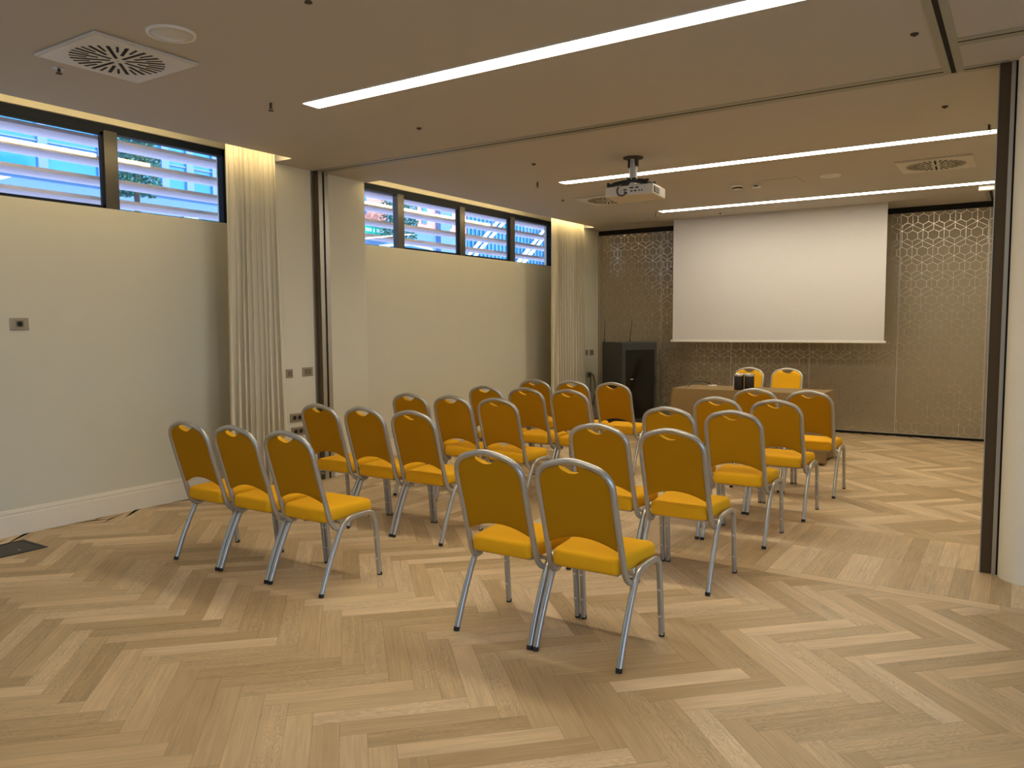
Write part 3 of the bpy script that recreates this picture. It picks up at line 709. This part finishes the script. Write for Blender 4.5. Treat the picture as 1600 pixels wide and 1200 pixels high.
# ------------------------------------------------------------------ table with cloth
TX0, TX1, TY0, TY1, TZ = -3.36, -1.715, 8.53, 9.13, .75
t = thing('conference_table', 'long table under the tan cloth in front of the screen', 'table', ((TX0+TX1)/2, (TY0+TY1)/2, 0))
hx, hy = (TX1-TX0)/2-.012, (TY1-TY0)/2-.012
MB().box(-hx, hx, -hy, hy, TZ-.035, TZ-.004, .003).build('tabletop', 'brown', t)
for sx in (-1, 1):
    for sy in (-1, 1): MB().cyl((sx*(hx-.08), sy*(hy-.08), 0), (sx*(hx-.08), sy*(hy-.08), TZ-.035), .018, 12).build('leg', 'frame', t)
def tablecloth():
    cxm, cym = (TX0+TX1)/2, (TY0+TY1)/2; hx, hy = (TX1-TX0)/2, (TY1-TY0)/2; per = []
    def edge(a, b, n, nx, ny, c):
        for i in range(n):
            f = i/n; per.append((a[0]+(b[0]-a[0])*f, a[1]+(b[1]-a[1])*f, nx, ny, f))
    edge((-hx, -hy), (hx, -hy), 60, 0, -1, 0); edge((hx, -hy), (hx, hy), 26, 1, 0, 0); edge((hx, hy), (-hx, hy), 60, 0, 1, 0); edge((-hx, hy), (-hx, -hy), 26, -1, 0, 0)
    mb = MB(); vs = []; n = len(per); rows = 12
    for j in range(rows+1):
        v = j/rows; z = TZ-(TZ-.03)*v
        for (x, y, nx, ny, f) in per:
            c = 1-min(f, 1-f)*2; fl = .012*min(1, v*6)+.05*v*max(0, c-.55)/.45+.012*v*math.sin(f*(22 if ny else 11))
            ox, oy = nx, ny
            if f < .12: k = .5*(1-f/.12); ox += (-1 if (nx == 0 and ny == -1) else 1 if (nx == 0) else 0)*k; oy += (-1 if nx == 1 else 1 if nx == -1 else 0)*k
            if f > .88: k = .5*(f-.88)/.12; ox += (1 if (nx == 0 and ny == -1) else -1 if nx == 0 else 0)*k; oy += (1 if nx == 1 else -1 if nx == -1 else 0)*k
            vs.append((x+ox*fl, y+oy*fl, z))
    fs = [(j*n+i, j*n+(i+1) % n, (j+1)*n+(i+1) % n, (j+1)*n+i) for j in range(rows) for i in range(n)]
    mb.add(vs, fs, True); mb.add([(x, y, TZ) for x, y, *_ in per], [list(range(n))])
    o = mb.build('tablecloth', 'cloth'); o.location = (cxm, cym, 0)
    tag(o, 'tan floor-length cloth draped over the table by the screen', 'tablecloth')
tablecloth()
def canister(label, x, y):
    t = thing('drinks_canister', label, 'canister', (x, y, TZ+.0005), 0, 'black canisters on the table')
    MB().lathe((0, 0, 0), [(.049, 0), (.053, .004), (.053, .160), (.050, .165)], 32).build('body', 'black', t)
    MB().lathe((0, 0, 0), [(.0535, .155), (.0545, .159), (.0545, .180), (.051, .184), (.043, .184), (.043, .17)], 32).build('steel_rim', 'steel', t)
canister('black cylindrical canister with steel rim, left of the pair', -2.618, 8.645)
canister('black cylindrical canister with steel rim, right of the pair', -2.507, 8.655)
t = thing('adapter_box', 'small white adapter lying on the tan tablecloth', 'adapter', (-3.03, 8.98, TZ+.0005), .5)
MB().box(-.045, .045, -.02, .02, 0, .018, .005).build('housing', 'white', t); MB().box(.045, .052, -.008, .008, .005, .012).build('plug', 'grille', t)
t = thing('video_cable', 'short black cable arching up from the left of the tablecloth', 'cable', (-3.24, 8.70, TZ+.0005))
MB().sweep(spline([(.0, 0, .012), (.02, .05, .03), (.05, .13, .055), (.11, .22, .06), (.17, .27, .035), (.20, .28, .006)], 8), circ(.006, 8)).build('cord', 'cable', t)
MB().cyl((-.012, -.03, .008), (.0, .0, .012), .010, 10, .008).build('plug', 'steel', t)

# ------------------------------------------------------------------ banquet chair (origin on the floor below the top of the back; looks towards +Y)
RAILS = [(0.03, .001, .9045), (.08, .004, .8935), (.122, .009, .880), (.152, .014, .862), (.174, .022, .834), (.185, .034, .795), (.186, .06, .70), (.186, .090, .60), (.187, .118, .505), (.188, .136, .44), (.190, .152, .395), (.193, .178, .360), (.197, .215, .345), (.200, .25, .352)]
def make_chair(label, group):
    t = thing('banquet_chair', label, 'chair', (0, 0, 0), 0, group)
    # back frame: one bent tube
    half = [Vector(p) for p in spline([(0, 0, .9065)]+RAILS, 5)]
    path = [Vector((-p.x, p.y, p.z)) for p in reversed(half[1:])]+half
    sec = [(.0140*math.copysign(abs(math.cos(a))**.75, math.cos(a)), .0140*math.copysign(abs(math.sin(a))**.75, math.sin(a))) for a in [2*PI*i/12 for i in range(12)]]
    MB().sweep(path, sec, (0, 1, 0)).build('back_frame', 'frame', t)
    def yc(z):
        pts = [(p[2], p[1]) for p in RAILS][::-1]
        pts = [q for q in pts if q[0] >= .44]+[(.92, 0)]
        for a, b in zip(pts[:-1], pts[1:]):
            if a[0] <= z <= b[0]: return a[1]+(b[1]-a[1])*(z-a[0])/(b[0]-a[0])
        return pts[0][1]
    def ftop(x):
        x = abs(x); P = [(0, .9065)]+[(p[0], p[2]) for p in RAILS[:6]]
        for a, b in zip(P[:-1], P[1:]):
            if a[0] <= x <= b[0]: return a[1]+(b[1]-a[1])*(x-a[0])/(b[0]-a[0])
        return .80
    def top(x):
        z = ftop(x)-.006
        if abs(x) < .074: z -= .049*(1-(x/.074)**2)
        return z
    def bot(x): return .548-.046*(abs(x)/.173)**2.0
    def inner(z):       # half width of the opening at height z
        return .173 if z < .80 else .173
    xs = []
    for k in range(-24, 25):
        u = k/24; xs.append(.179*math.copysign(abs(u)**.85, u))
    xs += [-.074, .074]; xs = sorted(xs); rows = 16
    mb = MB(); nx = len(xs)
    def surf(front):
        vs = []
        for j in range(rows+1):
            v = j/rows; v = .5-.5*math.cos(v*PI) if True else v
            for x in xs:
                z = bot(x)+(top(x)-bot(x))*v; e = min(1, (.179-abs(x))/.022); ez = min(1, (z-bot(x))/.022) if abs(x) < .056 and z > .8 else min(1, min(z-bot(x), top(x)-z)/.022); e = math.sqrt(max(0, 1-(1-e)**2))*math.sqrt(max(0, 1-(1-ez)**2))
                y = yc(z)+(.006+.026*e if front else -.007*e-.001); vs.append((x, y, z))
        return vs
    A = surf(True); B = surf(False)
    EF = []
    q = lambda o: [(o+j*nx+i, o+j*nx+i+1, o+(j+1)*nx+i+1, o+(j+1)*nx+i) for j in range(rows) for i in range(nx-1)]
    n = len(A); fs = q(0)+q(n)
    for i in range(nx-1): EF += [(i, i+1, n+i+1, n+i), (rows*nx+i, n+rows*nx+i, n+rows*nx+i+1, rows*nx+i+1)]
    for j in range(rows): fs += [(j*nx, n+j*nx, n+(j+1)*nx, (j+1)*nx), (j*nx+nx-1, (j+1)*nx+nx-1, n+(j+1)*nx+nx-1, n+j*nx+nx-1)]
    NF = rows*(nx-1); mb.add(A+B, fs, True)
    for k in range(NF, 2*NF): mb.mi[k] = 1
    EV = sorted({v for f in EF for v in f}); mp = {v: k for k, v in enumerate(EV)}; mb.add([(A+B)[v] for v in EV], [[mp[v] for v in f] for f in EF], True); mb.build('backrest', ['fabric', 'fabricshade'], t)
    # seat cushion
    def rr(w, y0, y1, r, m=8):
        out = []
        for cx, cy, a0 in ((w-r, y1-r, 0), (-w+r, y1-r, PI/2), (-w+r*.7+.030, y0+r*.7, PI), (w-r*.7-.030, y0+r*.7, 1.5*PI)):
            R = r if cy > .3 else r*.7
            for k in range(m+1): a = a0+PI/2*k/m; out.append((cx+R*math.cos(a), cy+R*math.sin(a)))
        return out
    mb = MB(); rings = [(.392, .012), (.396, .004), (.405, .001), (.430, -.001), (.452, .001), (.460, .004), (.466, .011), (.469, .022), (.472, .06), (.474, .11)]
    vs = []; k = None
    for z, ins in rings:
        o = rr(.199-ins, .118+ins, .492-ins, max(.045-ins*.3, .02)); k = len(o); vs += [(x, y, z+(.006*(1-((y-.3)/.2)**2) if z > .46 else 0)) for x, y in o]
    m = len(rings); vs.append((0, .30, .4815))
    mb.add(vs, [(j*k+i, j*k+(i+1) % k, (j+1)*k+(i+1) % k, (j+1)*k+i) for j in range(m-1) for i in range(k)]+[((m-1)*k+i, (m-1)*k+(i+1) % k, m*k) for i in range(k)]+[list(range(k))[::-1]], True)
    mb.build('seat', 'fabric', t)
    mb = MB(); mb.box(-.150, .150, .16, .45, .378, .393, .004)
    for y in (.225, .42): mb.cyl((-.205, y, .383), (.205, y, .383), .010, 12)
    mb.build('seat_frame', 'frame', t)
    # legs: bent tubes, rear half and front half of each side
    rear = [(.050, .010), (.105, .145), (.165, .268), (.210, .345), (.240, .377), (.278, .395), (.33, .401), (.38, .402)]
    frnt = [(.38, .402), (.425, .401), (.458, .390), (.480, .365), (.490, .32), (.497, .25), (.508, .13), (.518, .010)]
    lsec = [(.0135*math.copysign(abs(math.cos(a))**.7, math.cos(a))*(1-.12*math.cos(2*a)**2*0), .0150*math.copysign(abs(math.sin(a))**.7, math.sin(a))) for a in [2*PI*i/12 for i in range(12)]]
    for s in (-1, 1):
        for prof, nm in ((rear, 'rear'), (frnt, 'front')):
            xx = lambda z: s*(.2085+.002*(1-z/.4))
            P = spline([(xx(z), y, z) for y, z in prof], 5)
            lg = MB().sweep(P, lsec, (1, 0, 0)).build('leg', 'frame', t)
            y, z = (prof[0] if nm == 'rear' else prof[-1]); dy = -.004 if nm == 'rear' else .001
            MB().cyl((xx(0), y+dy, 0), (xx(0), y, .020), .0145, 14, .0145).build('rubber_foot', 'rubber', lg)
            if nm == 'front':
                for zz, yy in ((.105, .510), (.235, .498)):
                    MB().cyl((xx(zz)-s*.0, yy-.0195, zz), (xx(zz), yy-.010, zz), .0055, 8).build('stacking_stud', 'white', lg)
    return t
RY = dict(A=2.884, B=4.023, C=5.052, D=6.02, E=6.979, Q1=2.915, Q2=4.042, Q3=5.100, Q4=5.972, Q5=6.911)
XA = dict(A=(-4.300, -3.847, -3.392), B=(-4.360, -3.908, -3.456), C=(-4.360, -3.908, -3.456), D=(-4.250, -3.797, -3.345), E=(-4.287, -3.834, -3.378),
          Q1=(-2.058, -1.606), Q2=(-2.056, -1.604), Q3=(-2.046, -1.588), Q4=(-1.985, -1.533), Q5=(-1.954, -1.496))
rown = dict(A='front row nearest the viewer', B='second row from the viewer', C='third row from the viewer', D='fourth row from the viewer', E='farthest row from the viewer')
posn = ('left', 'middle', 'right')
GL, GR = 'yellow chairs in the left block of rows', 'yellow chairs in the right block of rows'
proto = None
for r in 'ABCDE':
    for k, x in enumerate(XA[r]):
        lab = 'yellow banquet chair, %s of the three in the left block, %s' % (posn[k], rown[r].replace('front row ', 'row '))
        rz = math.radians(random.uniform(-.35, .35))
        if proto is None: proto = make_chair(lab, GL); proto.location = (x, RY[r], 0); proto.rotation_euler = (0, 0, rz)
        else: dup(proto, (x, RY[r], 0), rz, lab, GL)
rq = dict(Q1='row nearest the viewer', Q2='second row from the viewer', Q3='third row from the viewer', Q4='fourth row from the viewer', Q5='row next to the table')
for r in ('Q1', 'Q2', 'Q3', 'Q4', 'Q5'):
    for k, x in enumerate(XA[r]):
        dup(proto, (x, RY[r], 0), math.radians(random.uniform(-.35, .35)), 'yellow banquet chair, %s of the two in the right block, %s' % (('left', 'right')[k], rq[r]), GR)
dup(proto, (-2.955, 10.20, 0), PI+.01, 'yellow chair behind the table, left one behind the canisters', 'yellow chairs behind the table')
dup(proto, (-2.475, 10.22, 0), PI-.01, 'yellow chair behind the table, right one', 'yellow chairs behind the table')
